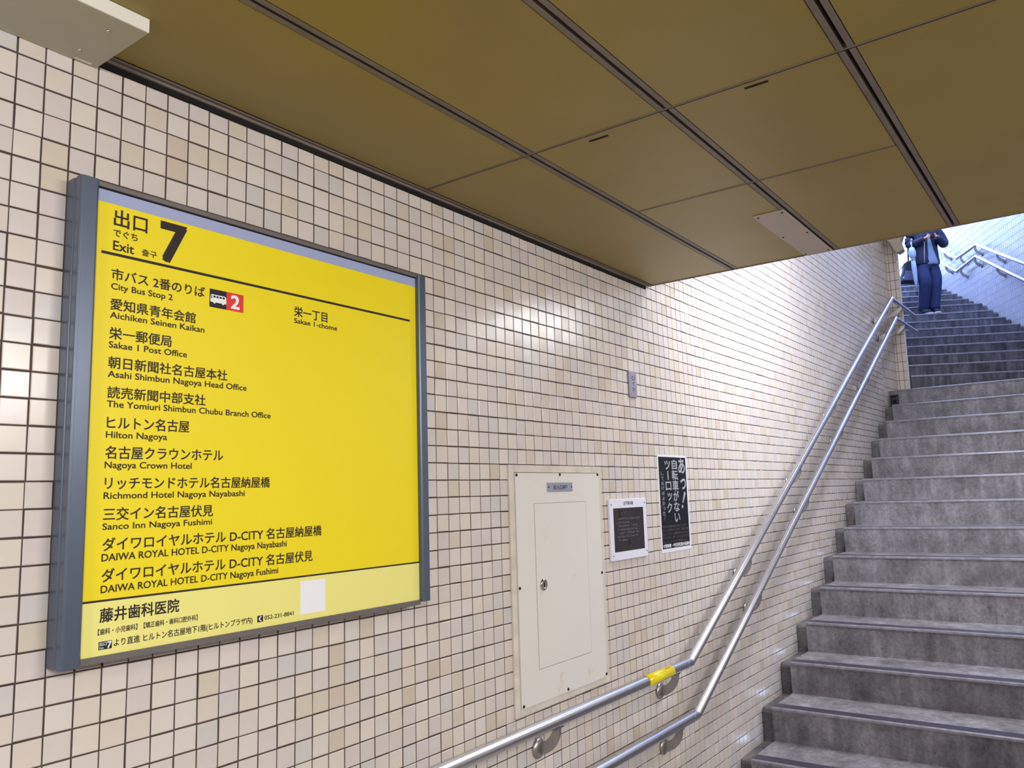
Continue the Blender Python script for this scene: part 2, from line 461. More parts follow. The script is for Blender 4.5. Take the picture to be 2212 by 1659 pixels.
# left wall of the upper flight, running off at an angle behind the pier
LW0 = PD.dot(WV); LS0 = PD.dot(U)
wl = MB(); wl.prism([(SW(LS0 + 0.34, LW0).x, SW(LS0 + 0.34, LW0).y), (SW(12.6, LW0).x, SW(12.6, LW0).y), (SW(12.6, LW0 - 0.15).x, SW(12.6, LW0 - 0.15).y), (SW(LS0 + 0.34, LW0 - 0.15).x, SW(LS0 + 0.34, LW0 - 0.15).y)], 'z', 2.3, 5.6)
wall_ul = obj('wall_upper_left', wl, M_WGROUT, kind='structure')
field(wall_ul, SW(LS0 + 0.34, LW0, 2.3), U, UZ, WV, 4.6, 3.3, 0.05, 0.0885, M_WTILE)
obj('trim_1', MB().box((PD.x - 0.004, PD.y - 0.012, 2.51), (PD.x + 0.012, PD.y - 0.001, 5.2)), M_WTILE[1], kind='structure')

# right wall of the upper flight
RW = 5.60; RS0 = 8.02
wr = MB(); a, b_, c, d = SW(RS0, RW), SW(11.7, RW), SW(11.7, RW + 0.15), SW(RS0, RW + 0.15)
wr.prism([(a.x, a.y), (b_.x, b_.y), (c.x, c.y), (d.x, d.y)], 'z', 2.2, 6.6)
wall_r = obj('wall_right', wr, M_WGROUT, kind='structure')
field(wall_r, SW(RS0, RW, 2.5), U, UZ, -WV, 3.65, 4.1, 0.05, 0.0885, M_WTILE, gu=0.004)
# shoulder where the upper right wall meets the lower flight's right wall
CR = SW(RS0, RW); DR = SW(RS0 - 0.0, RW + 0.75)
wr2 = MB(); e1 = SW(RS0 + 0.148, RW + 0.152); e2 = SW(RS0 + 0.148, RW + 0.75)
wr2.prism([(SW(RS0, RW + 0.152).x, SW(RS0, RW + 0.152).y), (DR.x, DR.y), (e2.x, e2.y), (e1.x, e1.y)], 'z', 1.6, 6.6)
wall_s = obj('wall_shoulder', wr2, M_WGROUT, kind='structure')
field(wall_s, SW(RS0, RW, 2.5), WV, UZ, -U, 0.75, 4.1, 0.05, 0.0885, M_WTILE, gu=0.004)
XR = DR.x
wlr = obj('wall_lower_right', MB().box((2.5, DR.y - 0.12, 0), (XR + 0.1, DR.y, 6.6)), M_WGROUT, kind='structure')
field(wlr, Vector((XR, DR.y, 0.1)), Vector((-1, 0, 0)), UZ, Vector((0, 1, 0)), XR - 2.5, 5.4, 0.05, 0.05, TILE[:5])
YR = DR.y

# ------------------------------------------------------------------ floor, far parts of the corridor
obj('floor', MB().box((-4.2, -4.6, -0.05), (2.86, 0.12, 0.052)), M_FLOOR, kind='structure')
obj('wall_front', MB().box((-4.2, -4.72, 0.0), (2.5, -4.6, 2.62)), M_PLASTER, kind='structure')
obj('wall_back', MB().box((-4.32, -4.7, 0.0), (-4.2, 0.12, 2.62)), M_PLASTER, kind='structure')
obj('wall_corner', MB().box((2.5, -4.6, 0.0), (2.62, YR - 0.12, 2.62)), M_PLASTER, kind='structure')

# ------------------------------------------------------------------ corridor ceiling
ceiling = obj('ceiling', MB().box((-4.2, -4.6, CEIL + 0.014), (EDGE, 0.1, CEIL + 0.06)), M_BLACK, kind='structure')
JY = [KY(y) for y in (-0.4445, -0.834, -1.235, -1.635, -2.035, -2.435)]
J1, J2, J0 = KX(1.037), KX(1.605), KX(1.037) - 1.48
rows = [(-0.026, JY[0])] + [(JY[i], JY[i + 1]) for i in range(5)] + [(JY[5], -4.5)]
for ri, (ya, yb) in enumerate(rows):
    xs = [-3.2, J0 - 1.48, J0, J1, EDGE - 0.004]
    if ri in (1, 2): xs = [-3.2, J0 - 1.48, J0, J1, J2, EDGE - 0.004]
    hy0 = 0.0195 if ri > 0 else 0.0
    for xa, xb in zip(xs[:-1], xs[1:]):
        g = 0.004
        b = MB().box((xa + g, ya - hy0, CEIL), (xb - (g if xb < EDGE - 0.01 else 0), yb + 0.0195, CEIL + 0.012))
        obj('ceiling_panel', b, M_CEIL, ceiling, bevel=0.0012)
for y in JY:      # twin grey strips with a black slot between them
    for s_ in (-1, 1):
        obj('joint_strip', MB().box((-3.2, y + s_ * 0.0045, CEIL - 0.0005), (EDGE - 0.002, y + s_ * 0.0175, CEIL + 0.012)), M_CJOINT, ceiling)
for x, ya, yb in ((J1, -4.5, -0.026), (J2, JY[2] + 0.02, JY[0] - 0.02), (J0, -4.5, -0.026), (J0 - 1.48, -4.5, -0.026)):
    obj('joint_strip', MB().box((x - 0.0050, ya, CEIL - 0.0012), (x - 0.0003, yb, CEIL + 0.012)), M_CJOINT, ceiling)
    obj('joint_gap', MB().box((x - 0.0003, ya, CEIL - 0.0006), (x + 0.0042, yb, CEIL + 0.012)), M_BLACK, ceiling)
# slots
for (x, ya, yb) in ((1.069, -0.608, -0.662), (1.061, -1.014, -1.066)):
    x, ya, yb = KX(x), KY(ya), KY(yb)
    obj('vent_slot', MB().box((x - 0.0044, ya, CEIL - 0.0008), (x + 0.0044, yb, CEIL + 0.001)), M_BLACK, ceiling)
# moulding between ceiling and wall
tr = MB().box((-3.2, -0.0105, CEIL - 0.0085), (EDGE - 0.03, -0.0045, CEIL + 0.01), 0).box((-3.2, -0.0205, CEIL - 0.002), (EDGE - 0.004, -0.0135, CEIL + 0.01), 0)
tr.box((-3.2, -0.0255, CEIL + 0.003), (EDGE - 0.006, -0.0005, CEIL + 0.02), 1).box((-3.2, -0.0040, 2.5145), (EDGE - 0.03, -0.0005, CEIL + 0.003), 1)
obj('trim_2', tr, [M_CJOINT, M_BLACK], kind='structure')
# edge of the slab and the stairwell roof above it
obj('trim_3', MB().box((EDGE - 0.0035, -4.6, CEIL - 0.003), (EDGE + 0.002, -0.003, CEIL + 0.05)), M_CJOINT, kind='structure')
obj('wall_above_edge', MB().box((EDGE - 0.12, -4.6, CEIL + 0.062), (EDGE - 0.001, -0.003, 3.45)), M_PLASTER, kind='structure')
rf = MB(); rf.prism([(EDGE, 3.45), (8.1, 5.6), (8.1, 5.75), (EDGE, 3.6)], 'y', YR - 0.1, 0.1)
obj('ceiling_stairwell', rf, M_PLASTER, kind='structure')
# dropped beige soffit where the flight turns
SOFF = [(-0.084, 3.955), (-0.117, 3.915), (-0.151, 3.829), (-0.177, 3.808), (-0.224, 3.833), (-0.206, 3.918), (-0.239, 4.006), (-0.262, 4.195), (-0.10, 4.14)]
sf = MB(); sf.prism(SOFF, 'x', 7.53, 7.64)
obj('trim_4', sf, M_SOFFIT, kind='structure')

# ------------------------------------------------------------------ stairs
st = thing('staircase', 'grey concrete staircase rising beside the tiled wall and turning left', 'stairs', (3.5, -0.9, 0.052))
def nose(k): return 3.50 + 0.321 * (k - 3)
def ztop(k): return 0.052 + 0.162 * k
US = {16: 6.637, 17: 6.985, 18: 7.335, 19: 7.672, 20: 7.99, 21: 8.312, 22: 8.635, 23: 8.94, 24: 9.213, 25: 9.59, 26: 9.93, 27: 10.262, 28: 10.585, 29: 10.89, 30: 11.2}
def zup(k): return 2.632 + 0.15 * (k - 16)
for k in range(1, 16):
    x0 = nose(k); z1 = ztop(k); z0 = z1 - 0.162 - 0.02; x1 = nose(k + 1) + 0.02
    y0, y1 = -0.100, YR + 0.002
    if k == 15: x1 = x0 + 0.25
    b = MB()
    # side profile with a rounded, slightly overhanging nose
    prof = [(x1, z0), (x1, z1), (x0 + 0.010, z1), (x0 + 0.003, z1 - 0.003), (x0, z1 - 0.011), (x0 + 0.004, z1 - 0.024), (x0 + 0.010, z0)]
    b.prism(prof, 'y', y0, y1)
    s = part('step', b, M_STEP, st)
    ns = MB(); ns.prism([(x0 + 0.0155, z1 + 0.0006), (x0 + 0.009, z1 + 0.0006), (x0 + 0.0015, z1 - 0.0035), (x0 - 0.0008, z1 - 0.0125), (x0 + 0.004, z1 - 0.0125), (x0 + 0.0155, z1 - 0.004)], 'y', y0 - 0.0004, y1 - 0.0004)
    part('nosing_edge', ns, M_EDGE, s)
    if x0 < 7.5:
        part('anti_slip_strip', MB().box((x0 + 0.018, y0 + 0.002, z1 - 0.002), (x0 + 0.082, y1 - 0.002, z1 + 0.0012)), M_STRIP, s)
    # dark gutter stair between the steps and the wall
    gx = 3.62 + 0.3264 * (k - 3); gz = 0.50 + 0.1655 * (k - 3)
    if k <= 14:
        g = MB(); g1 = gx + 0.345
        if k == 14: g1 = 7.6
        g.prism([(g1, gz - 0.36), (g1, gz), (gx + 0.02, gz), (gx + 0.006, gz - 0.006), (gx, gz - 0.022), (gx + 0.004, gz - 0.36)], 'y', -0.092, -0.003)
        part('gutter_block', g, M_GUT, st, bevel=0.006)
# tread linking the two flights
z15 = ztop(15)
a = SW(US[16] + 0.03, LW0 + 0.02); b_ = SW(US[16] + 0.03, 6.4)
ld = MB(); ld.prism([(nose(15) + 0.2, -0.1), (7.62, -0.1), (a.x, a.y), (b_.x, b_.y), (b_.x, YR + 0.002), (nose(15) + 0.2, YR + 0.002)], 'z', z15 - 0.2, z15 - 0.0005)
part('step', ld, M_STEP2, st)
# fill below the turn, next to the drain
fb = MB().box((7.36, -0.099, z15 - 0.5), (7.66, -0.003, z15 - 0.004))
part('gutter_block', fb, M_GUT, st)
for k in range(16, 31):
    s0 = US[k]; s1 = US.get(k + 1, s0 + 0.9) + 0.02; z1 = zup(k); z0 = z1 - 0.19
    wl_, wr_ = LW0 + 0.015, (5.50 if k >= 20 else 6.35)
    if k == 19: wr_ = 5.9
    if k >= 21: wr_ = 5.50
    Mx = Matrix(((U.x, WV.x, 0, 0), (U.y, WV.y, 0, 0), (0, 0, 1, 0), (0, 0, 0, 1)))
    b = MB(); prof = [(s1, z0), (s1, z1), (s0 + 0.010, z1), (s0 + 0.003, z1 - 0.003), (s0, z1 - 0.011), (s0 + 0.004, z1 - 0.024), (s0 + 0.010, z0)]
    b.prism(prof, 'y', wl_, wr_, M=Mx)
    s = part('step', b, M_STEP2, st)
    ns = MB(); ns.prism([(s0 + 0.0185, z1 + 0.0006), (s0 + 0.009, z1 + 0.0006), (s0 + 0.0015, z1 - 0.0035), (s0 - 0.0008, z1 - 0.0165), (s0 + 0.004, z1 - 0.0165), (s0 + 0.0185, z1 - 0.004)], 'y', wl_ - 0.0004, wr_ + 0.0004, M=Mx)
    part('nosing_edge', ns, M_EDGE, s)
    if k >= 20:
        g = MB(); q0 = s0 + 0.10; q1 = s1 + 0.1; gz = z1 - 0.01
        g.prism([(q1, gz - 0.3), (q1, gz), (q0 + 0.02, gz), (q0, gz - 0.02), (q0 + 0.004, gz - 0.3)], 'y', wr_ + 0.008, RW - 0.003, M=Mx)
        part('gutter_block', g, M_GUT, st)

dr = thing('drain_box', 'small dark steel drain opening beside the top of the lower flight', 'drain', (7.32, -0.07, 2.33))
part('housing', MB().box((7.300, -0.1005, 2.332), (7.345, -0.035, 2.345)).box((7.300, -0.1005, 2.425), (7.345, -0.035, 2.437)).box((7.300, -0.0445, 2.345), (7.345, -0.035, 2.425)).box((7.300, -0.1005, 2.345), (7.345, -0.092, 2.425)).box((7.33, -0.1, 2.335), (7.345, -0.036, 2.435)), M_DRAIN, dr)
hb = MB(); hb.lathe([(0.016, 0), (0.016, 0.004), (0.010, 0.004), (0.010, -0.004)], Matrix.Translation((7.3295, -0.068, 2.372)) @ Matrix.Rotation(R(-90), 4, 'Y'), 14)
part('outlet', hb, M_BLACK, dr)

# ------------------------------------------------------------------ handrails
def bracket(root, X, yr, zr, wall_y, dirv=Vector((1, 0, 0)), nrm=Vector((0, -1, 0)), at=None, scale=1.0):
    """curved flat arm from a round wall flange up to the underside of the rail; at = rail point, nrm = away from wall"""
    P = Vector((X, yr, zr)) if at is None else Vector(at)
    off = (-(P.y - wall_y)) if at is None else wall_y
    W0 = P - nrm * off
    zf = P.z - 0.094 * scale
    br = MB()
    # arm: plate section swept through a quarter turn
    n = 10; t = 0.007; ring = []
    base = Vector((W0.x, W0.y, zf))
    rr_h, rr_v = off, (P.z - 0.018) - zf
    pts = []
    for i in range(n + 1):
        a = math.pi / 2 * i / n
        pts.append(base + nrm * (rr_h * math.sin(a)) + Vector((0, 0, rr_v * (1 - math.cos(a)))))
    th = 0.0205
    vs = []
    for i, p in enumerate(pts):
        a = math.pi / 2 * i / n
        tn = (nrm * math.cos(a) + Vector((0, 0, 1)) * math.sin(a)).normalized()
        q = nrm * (-math.sin(a)) + Vector((0, 0, 1)) * math.cos(a)
        hh = th * (1.25 - 0.45 * i / n)
        for (e, f_) in ((-1, -1), (1, -1), (1, 1), (-1, 1)):
            vs.append(p + dirv * (e * t / 2) + q * (f_ * hh / 2 * 1.6))
    fs = [(0, 1, 2, 3), tuple(range(4 * n + 3, 4 * n - 1, -1))]
    for i in range(n):
        for e in range(4): fs.append((4 * i + e, 4 * i + (e + 1) % 4, 4 * (i + 1) + (e + 1) % 4, 4 * (i + 1) + e))
    br.add(vs, fs)
    bo = part('bracket', br, M_STEELD, root)
    rot = Vector((0, 0, 1)).rotation_difference(nrm).to_matrix().to_4x4()
    fl = MB(); fl.lathe([(0.032, 0.0), (0.032, 0.005), (0.028, 0.010), (0.016, 0.014), (0.004, 0.0155)], Matrix.Translation(base + nrm * 0.0032) @ rot, 20)
    part('flange', fl, M_STEELD, bo)
    sd = MB().box((-0.03, -0.008, -0.0025), (0.03, 0.008, 0.0025), M=Matrix.Translation(P + Vector((0, 0, -0.0205))) @ Vector((1, 0, 0)).rotation_difference(dirv).to_matrix().to_4x4())
    part('saddle', sd, M_STEELD, bo)

def rail_thing(label, pts, bxs, r=0.020, grp=None):
    t = thing('handrail', label, 'handrail', pts[1], group=grp)
    for a, b_ in zip(pts[:-1], pts[1:]): pass
    tb = MB(); tb.tube(pts, r, 28, mitre=True)
    part('rail', tb, M_STEEL, t)
    P = [Vector(p) for p in pts]
    for X in bxs:
        for a, b_ in zip(P[:-1], P[1:]):
            if a.x <= X <= b_.x:
                f = (X - a.x) / (b_.x - a.x); q = a.lerp(b_, f)
                bracket(t, q.x, q.y, q.z, 0.0, dirv=(b_ - a).normalized())
    # thin welded collar at the bends
    for i in (1, len(P) - 2):
        d = (P[i] - P[i - 1]).normalized()
        c = MB(); c.tube([P[i] - d * 0.050, P[i] - d * 0.047], r + 0.0006, 24)
        part('collar', c, M_STEELD, t)
    return t
E1, K1, T1, F1 = (2.622, -0.08, 0.909), (6.2, -0.082, 2.705), (7.235, -0.140, 3.311), (7.95, -0.188, 3.268)
E2, K2, T2, F2 = (2.658, -0.08, 0.690), (6.2, -0.082, 2.466), (7.313, -0.145, 3.137), (8.02, -0.190, 3.110)
rt = rail_thing('upper of two round stainless steel handrails on the left tiled wall', [(-3.0, -0.08, 0.913), E1, K1, T1, F1], [-1.0, 0.72, 1.61, 2.482, 3.38, 4.30, 5.21, 6.13, 7.03, 7.50], grp=None)
rb = rail_thing('lower of two round stainless steel handrails on the left tiled wall', [(-3.0, -0.08, 0.703), E2, K2, T2, F2], [-1.0, 0.72, 1.61, 2.489, 3.487, 4.409, 5.338, 6.274, 7.16, 7.55], grp=None)
# yellow tactile sleeve on the upper rail
yl = MB(); vs = []; fs = []; n = 16
xs0, xs1 = 2.222, 2.438
for j, x in enumerate((xs0, xs1)):
    for i in range(n + 1):
        a = R(-50 + 200 * i / n)
        zc = 0.913 + (0.909 - 0.913) * (x + 3.0) / 5.622
        vs.append((x, -0.08 - 0.0209 * math.cos(a), zc + 0.0209 * math.sin(a)))
for i in range(n): fs.append((i, i + 1, n + 2 + i, n + 1 + i))
yl.add(vs, fs, 0, True)
ylo = part('tactile_label', yl, M_STKR, rt, label='yellow tactile label wrapped round the rail'); 
sm = ylo.modifiers.new('s', 'SOLIDIFY'); sm.thickness = 0.0006; sm.offset = 1
zr_ = 0.913 - 0.004 * 5.35 / 5.622
def on_rail(x, z):   # z is the angle-like coordinate measured round the rail
    a = z / 0.0216
    return Vector((x, -0.08 - 0.0222 * math.cos(a), zr_ + 0.0222 * math.sin(a)))
o_ = textpart('出入口7', 2.375, 2.415, 0.021, 0.030, 0, M_RED, rt, name='lettering', bold=0.01, tf=on_rail)
dots = MB()
for i in range(14):
    for (jx, jz) in random.sample([(0, 0), (1, 0), (0, 1), (1, 1), (0, 2), (1, 2)], 3):
        P = on_rail(2.262 + i * 0.0075 + jx * 0.0024, 0.0135 + jz * 0.0024)
        dots.lathe([(0.0008, 0), (0.0006, 0.0005), (0.0002, 0.0007)], Matrix.Translation(P) @ Matrix.Rotation(R(60), 4, 'X'), 6)
od = part('braille_dots', dots, M_STEELD, rt, kind='stuff')

# right-hand pair on the upper flight
def rrail(label, pts, brs):
    t = thing('handrail', label, 'handrail', SW(*pts[1]))
    P = [SW(*p) for p in pts]
    tb = MB(); tb.tube(P, 0.0215, 20, mitre=True); part('rail', tb, M_STEEL, t)
    for s_ in brs:
        for a, b_ in zip(pts[:-1], pts[1:]):
            if a[0] <= s_ <= b_[0]:
                f = (s_ - a[0]) / (b_[0] - a[0])
                bracket(t, 0, 0, 0, RW - 5.515, dirv=U, nrm=-WV, at=SW(s_, 5.515, a[2] + (b_[2] - a[2]) * f), scale=1.15)
    return t
rrail('upper of two handrails on the white tiled wall of the upper stairs', [(8.03, 5.515, 3.975), (9.235, 5.515, 4.588), (9.855, 5.515, 4.592), (11.6, 5.515, 5.558)], [8.72, 9.29, 9.74, 10.25, 11.3])
rrail('lower of two handrails on the white tiled wall of the upper stairs', [(8.03, 5.515, 3.77), (9.275, 5.515, 4.450), (9.895, 5.515, 4.424), (11.6, 5.515, 5.343)], [8.75, 9.33, 9.78, 10.25, 11.3])

# ------------------------------------------------------------------ the big exit sign
sg = thing('exit_sign', 'large yellow exit 7 sign board in a slate grey frame on the tiled wall', 'sign', (0.58, 0, 1.35))
def post(x0, x1, zb_, zt_):
    b = MB()
    w = x1 - x0
    prof = [(x0, -0.003), (x0, -0.030), (x0 + 0.003, -0.033), (x0 + 0.0015, -0.037), (x0, -0.040), (x0, -0.056), (x0 + 0.004, -0.060), (x1 - 0.004, -0.060), (x1, -0.056), (x1, -0.003)]
    b.prism(prof, 'z', zb_, zt_)
    return part('frame_post', b, M_FRAME, sg, bevel=0.0012)
post(0.0985, 0.1335, 1.3405, 2.2535)
post(1.0250, 1.0555, 1.3485, 2.2515)
part('frame_rail', MB().box((0.1335, -0.052, 2.2435), (1.0250, -0.003, 2.2535)), M_FRAME2, sg, bevel=0.001)
part('frame_rail', MB().box((0.1335, -0.050, 1.3410), (1.0250, -0.003, 1.3535)), M_FRAME2, sg, bevel=0.001)
part('gasket', MB().box((0.1335, -0.047, 2.2412), (1.0250, -0.004, 2.2435)), M_BLACK, sg)
face = part('panel', MB().box((0.1335, -0.045, 1.3535), (1.0250, -0.004, 2.2412)), M_YEL, sg)
Y1, Y2, Y3, Y4 = -0.0453, -0.0457, -0.0461, -0.0465
def flat(x0, x1, z0, z1, y, mt, name):
    return part(name, MB().box((x0, y, z0), (x1, -0.0448, z1)), mt, sg)
flat(0.1335, 1.0250, 2.2165, 2.2412, Y1, M_BAND, 'header_band')
flat(0.1335, 1.0250, 1.3535, 1.4515, Y1, M_PALE, 'footer_band')
flat(0.148, 1.0013, 2.1127, 2.1182, Y2, M_INK, 'divider_line')
flat(0.1335, 1.0250, 1.4503, 1.4540, Y2, M_INK, 'divider_line')
TX = [
('c', '出口', 0.1701, 0.2378, 2.1733, 2.2078, .018), ('c', 'でぐち', 0.1694, 0.2184, 2.1519, 2.1668, .006), ('l', 'Exit', 0.1701, 0.2117, 2.1243, 2.143, .01),
('c', '출구', 0.2284, 0.2596, 2.126, 2.1398, 0), ('c', '7', 0.2691, 0.3227, 2.1262, 2.2064, .035),
('c', '市バス 2番のりば', 0.1689, 0.3698, 2.0644, 2.0874, .01), ('l', 'City Bus Stop 2', 0.1691, 0.2966, 2.0453, 2.0573, 0),
('c', '愛知県青年会館', 0.1689, 0.3498, 2.0045, 2.0274, .01), ('l', 'Aichiken Seinen Kaikan', 0.1689, 0.3706, 1.9879, 2.0001, 0),
('c', '栄一郵便局', 0.1689, 0.2966, 1.9466, 1.9699, .01), ('l', 'Sakae 1 Post Office', 0.1689, 0.3316, 1.9294, 1.9416, 0),
('c', '朝日新聞社名古屋本社', 0.1689, 0.4278, 1.8893, 1.9124, .01), ('l', 'Asahi Shimbun Nagoya Head Office', 0.1689, 0.477, 1.872, 1.8843, 0),
('c', '読売新聞中部支社', 0.1694, 0.3766, 1.8312, 1.8542, .01), ('l', 'The Yomiuri Shimbun Chubu Branch Office', 0.1691, 0.5415, 1.8141, 1.8264, 0),
('c', 'ヒルトン名古屋', 0.1706, 0.3408, 1.7725, 1.7967, .012), ('l', 'Hilton Nagoya', 0.1696, 0.2925, 1.7552, 1.7674, 0),
('c', '名古屋クラウンホテル', 0.1697, 0.421, 1.7151, 1.7394, .012), ('l', 'Nagoya Crown Hotel', 0.1693, 0.3481, 1.6976, 1.7098, 0),
('c', 'リッチモンドホテル名古屋納屋橋', 0.1708, 0.5411, 1.6575, 1.6811, .012), ('l', 'Richmond Hotel Nagoya Nayabashi', 0.1695, 0.476, 1.6397, 1.6518, 0),
('c', '三交イン名古屋伏見', 0.1698, 0.3994, 1.5991, 1.6231, .012), ('l', 'Sanco Inn Nagoya Fushimi', 0.1693, 0.3977, 1.5821, 1.5937, 0),
('c', 'ダイワロイヤルホテル D-CITY 名古屋納屋橋', 0.1707, 0.6895, 1.5427, 1.5669, .012), ('l', 'DAIWA ROYAL HOTEL D-CITY Nagoya Nayabashi', 0.1698, 0.5885, 1.5241, 1.5373, 0),
('c', 'ダイワロイヤルホテル D-CITY 名古屋伏見', 0.1712, 0.6627, 1.4855, 1.5099, .012), ('l', 'DAIWA ROYAL HOTEL D-CITY Nagoya Fushimi', 0.1705, 0.566, 1.4662, 1.4793, 0),
('c', '藤井歯科医院', 0.1704, 0.3276, 1.4126, 1.4383, .022), ('c', '【歯科・小児歯科】【矯正歯科・歯科口腔外科】', 0.168, 0.3689, 1.3905, 1.4017, .004),
('c', '栄一丁目', 0.6064, 0.7069, 2.0631, 2.0884, .01), ('l', 'Sakae 1-chome', 0.6063, 0.7384, 2.0473, 2.059, 0),
('c', 'より直進 ヒルトン名古屋地下1階(ヒルトンプラザ内)', 0.1985, 0.4999, 1.3640, 1.3800, .006), ('l', '052-231-8841', 0.531, 0.6091, 1.3686, 1.3773, 0)]
for k, t, x0, x1, z0, z1, bd in TX:
    textpart(t, x0, x1, z0, z1, Y2, M_INK, sg, cap=(k == 'l'), bold=max(bd * 1.5, 0.022))
# pictograms
flat(0.3818, 0.4229, 2.0472, 2.0875, Y2, M_INK2, 'bus_pictogram')
flat(0.4229, 0.4660, 2.0472, 2.0875, Y2, M_RED, 'stop_number_square')
textpart('2', 0.4345, 0.4550, 2.0530, 2.0820, Y3, M_WHITE, sg, bold=0.05)
bus = MB()
bx0, bz0 = 0.3832, 0
busp = [(0.3838, 2.0725), (0.3852, 2.0755), (0.4190, 2.0755), (0.4215, 2.0730), (0.4222, 2.0690), (0.4222, 2.0585), (0.4168, 2.0585), (0.4160, 2.0560), (0.4128, 2.0560), (0.4118, 2.0585), (0.3958, 2.0585), (0.3950, 2.0560), (0.3915, 2.0560), (0.3905, 2.0585), (0.3846, 2.0585), (0.3832, 2.0610)]
bus.prism(busp, 'y', Y3, -0.0455)
part('bus_shape', bus, M_WHITE, sg)
bw = MB()
for i in range(4): bw.box((0.3905 + i * 0.0075, Y4, 2.0690), (0.3955 + i * 0.0075, -0.0458, 2.0733))
bw.box((0.3852, Y4, 2.0660), (0.3870, -0.0458, 2.0733))
part('bus_windows', bw, M_INK2, sg)
flat(0.1700, 0.1947, 1.3640, 1.3784, Y2, M_INK2, 'small_exit_square')
textpart('出口', 0.1712, 0.1845, 1.3708, 1.3775, Y3, M_WHITE, sg, bold=0.02)
textpart('Exit', 0.1712, 0.1795, 1.3655, 1.3690, Y3, M_WHITE, sg, cap=True, bold=0.01)
textpart('7', 0.1858, 0.1935, 1.3655, 1.3770, Y3, M_WHITE, sg, bold=0.05)
flat(0.5125, 0.5272, 1.3655, 1.3795, Y2, M_INK2, 'telephone_square')
hs = MB(); hp = []
for i in range(9):
    a = R(110 + 140 * i / 8); hp.append((0.5222 + 0.0062 * math.cos(a), 1.3725 + 0.0052 * math.sin(a)))
for i in range(9):
    a = R(250 - 140 * i / 8); hp.append((0.5228 + 0.0035 * math.cos(a), 1.3725 + 0.0036 * math.sin(a)))
hs.prism(hp, 'y', Y3, -0.0455); hs.box((0.5198, Y3, 1.3758), (0.5228, -0.0455, 1.3782)).box((0.5198, Y3, 1.3668), (0.5228, -0.0455, 1.3692))
part('handset_shape', hs, M_WHITE, sg)
flat(0.6283, 0.7015, 1.3664, 1.4412, Y2, M_WHITE, 'blank_sticker')

# ------------------------------------------------------------------ steel access cover with small door
ac = thing('access_panel', 'cream painted steel service cover with a small locked door, below and right of the sign', 'panel', (1.78, 0, 0.93))
part('frame', MB().box((1.489, -0.011, 0.9325), (1.5155, -0.0025, 1.7235)).box((2.0495, -0.011, 0.9325), (2.073, -0.0025, 1.7235)).box((1.5155, -0.011, 1.699), (2.0495, -0.0025, 1.7235)).box((1.5155, -0.011, 0.9325), (2.0495, -0.0025, 0.9545)), M_PANELF, ac, bevel=0.002)
# cover plate with an opening for the door
cv = MB().box((1.5168, -0.0145, 0.9555), (1.6165, -0.006, 1.6975)).box((1.9480, -0.0145, 0.9555), (2.0482, -0.006, 1.6975)).box((1.6165, -0.0145, 1.5955), (1.9480, -0.006, 1.6975)).box((1.6165, -0.0145, 0.9555), (1.9480, -0.006, 1.0580))
part('cover_plate', cv, M_PANEL, ac)
dk = MB().box((1.512, -0.0065, 0.951), (2.052, -0.0028, 1.702)); part('backing', dk, M_BLACK, ac)
door = part('door', MB().box((1.6205, -0.0142, 1.0597), (1.9470, -0.0068, 1.5945)), M_PANEL, ac)
for (x, z) in ((1.523, 1.690), (1.781, 1.692), (2.040, 1.693), (1.523, 1.328), (2.043, 1.330), (1.526, 0.963), (1.785, 0.964), (2.044, 0.966)):
    s_ = MB(); s_.lathe([(0.0052, 0), (0.0052, 0.0016), (0.0036, 0.0034), (0.0012, 0.0040)], Matrix.Translation((x, -0.0143, z)) @ Matrix.Rotation(R(90), 4, 'X'), 14)
    part('screw', s_, M_SCREW, ac)
lk = MB(); lk.lathe([(0.0195, 0), (0.0195, 0.003), (0.016, 0.0065), (0.011, 0.0065), (0.010, 0.005)], Matrix.Translation((1.6575, -0.0141, 1.3262)) @ Matrix.Rotation(R(90), 4, 'X') @ Matrix.Diagonal((0.95, 1.05, 1, 1)), 28)
lo_ = part('lock', lk, M_CHROME, door)
part('keyhole', MB().box((1.6540, -0.0198, 1.3180), (1.6600, -0.0190, 1.3340)), M_BLACK, ac)
npl = part('nameplate', MB().box((1.698, -0.0175, 1.6330), (1.858, -0.0140, 1.6648)), M_PLATE, ac, bevel=0.0008, label='grey engraved nameplate')
for x in (1.7055, 1.8505):
    s_ = MB(); s_.lathe([(0.0032, 0), (0.0026, 0.0015), (0.001, 0.002)], Matrix.Translation((x, -0.0174, 1.649)) @ Matrix.Rotation(R(90), 4, 'X'), 12)
    part('screw', s_, M_SCREW, ac)
textpart('出入口№7', 1.7345, 1.8235, 1.6400, 1.6565, -0.0180, M_INK2, ac, bold=0.004)

# ------------------------------------------------------------------ braille notice board
bb = thing('braille_board', 'white framed dark braille notice on the wall beside the cream cover', 'sign', (2.275, 0, 1.36))
part('frame', MB().box((2.124, -0.013, 1.3615), (2.430, -0.0026, 1.5985)), M_ACRYL, bb, bevel=0.0025)
part('plate', MB().box((2.1515, -0.0136, 1.395), (2.3985, -0.0125, 1.5628)), M_DARKPL, bb)
textpart('点字案内板', 2.2340, 2.3160, 1.5738, 1.5888, -0.0134, M_INK2, bb, bold=0.012)
for (x, z) in ((2.1375, 1.5765), (2.4125, 1.5795), (2.1400, 1.3815), (2.4165, 1.3845)):
    s_ = MB(); s_.lathe([(0.0030, 0), (0.0024, 0.0010), (0.001, 0.0014)], Matrix.Translation((x, -0.0130, z)) @ Matrix.Rotation(R(90), 4, 'X'), 10)
    part('screw', s_, M_SCREW, bb)
dots = MB()
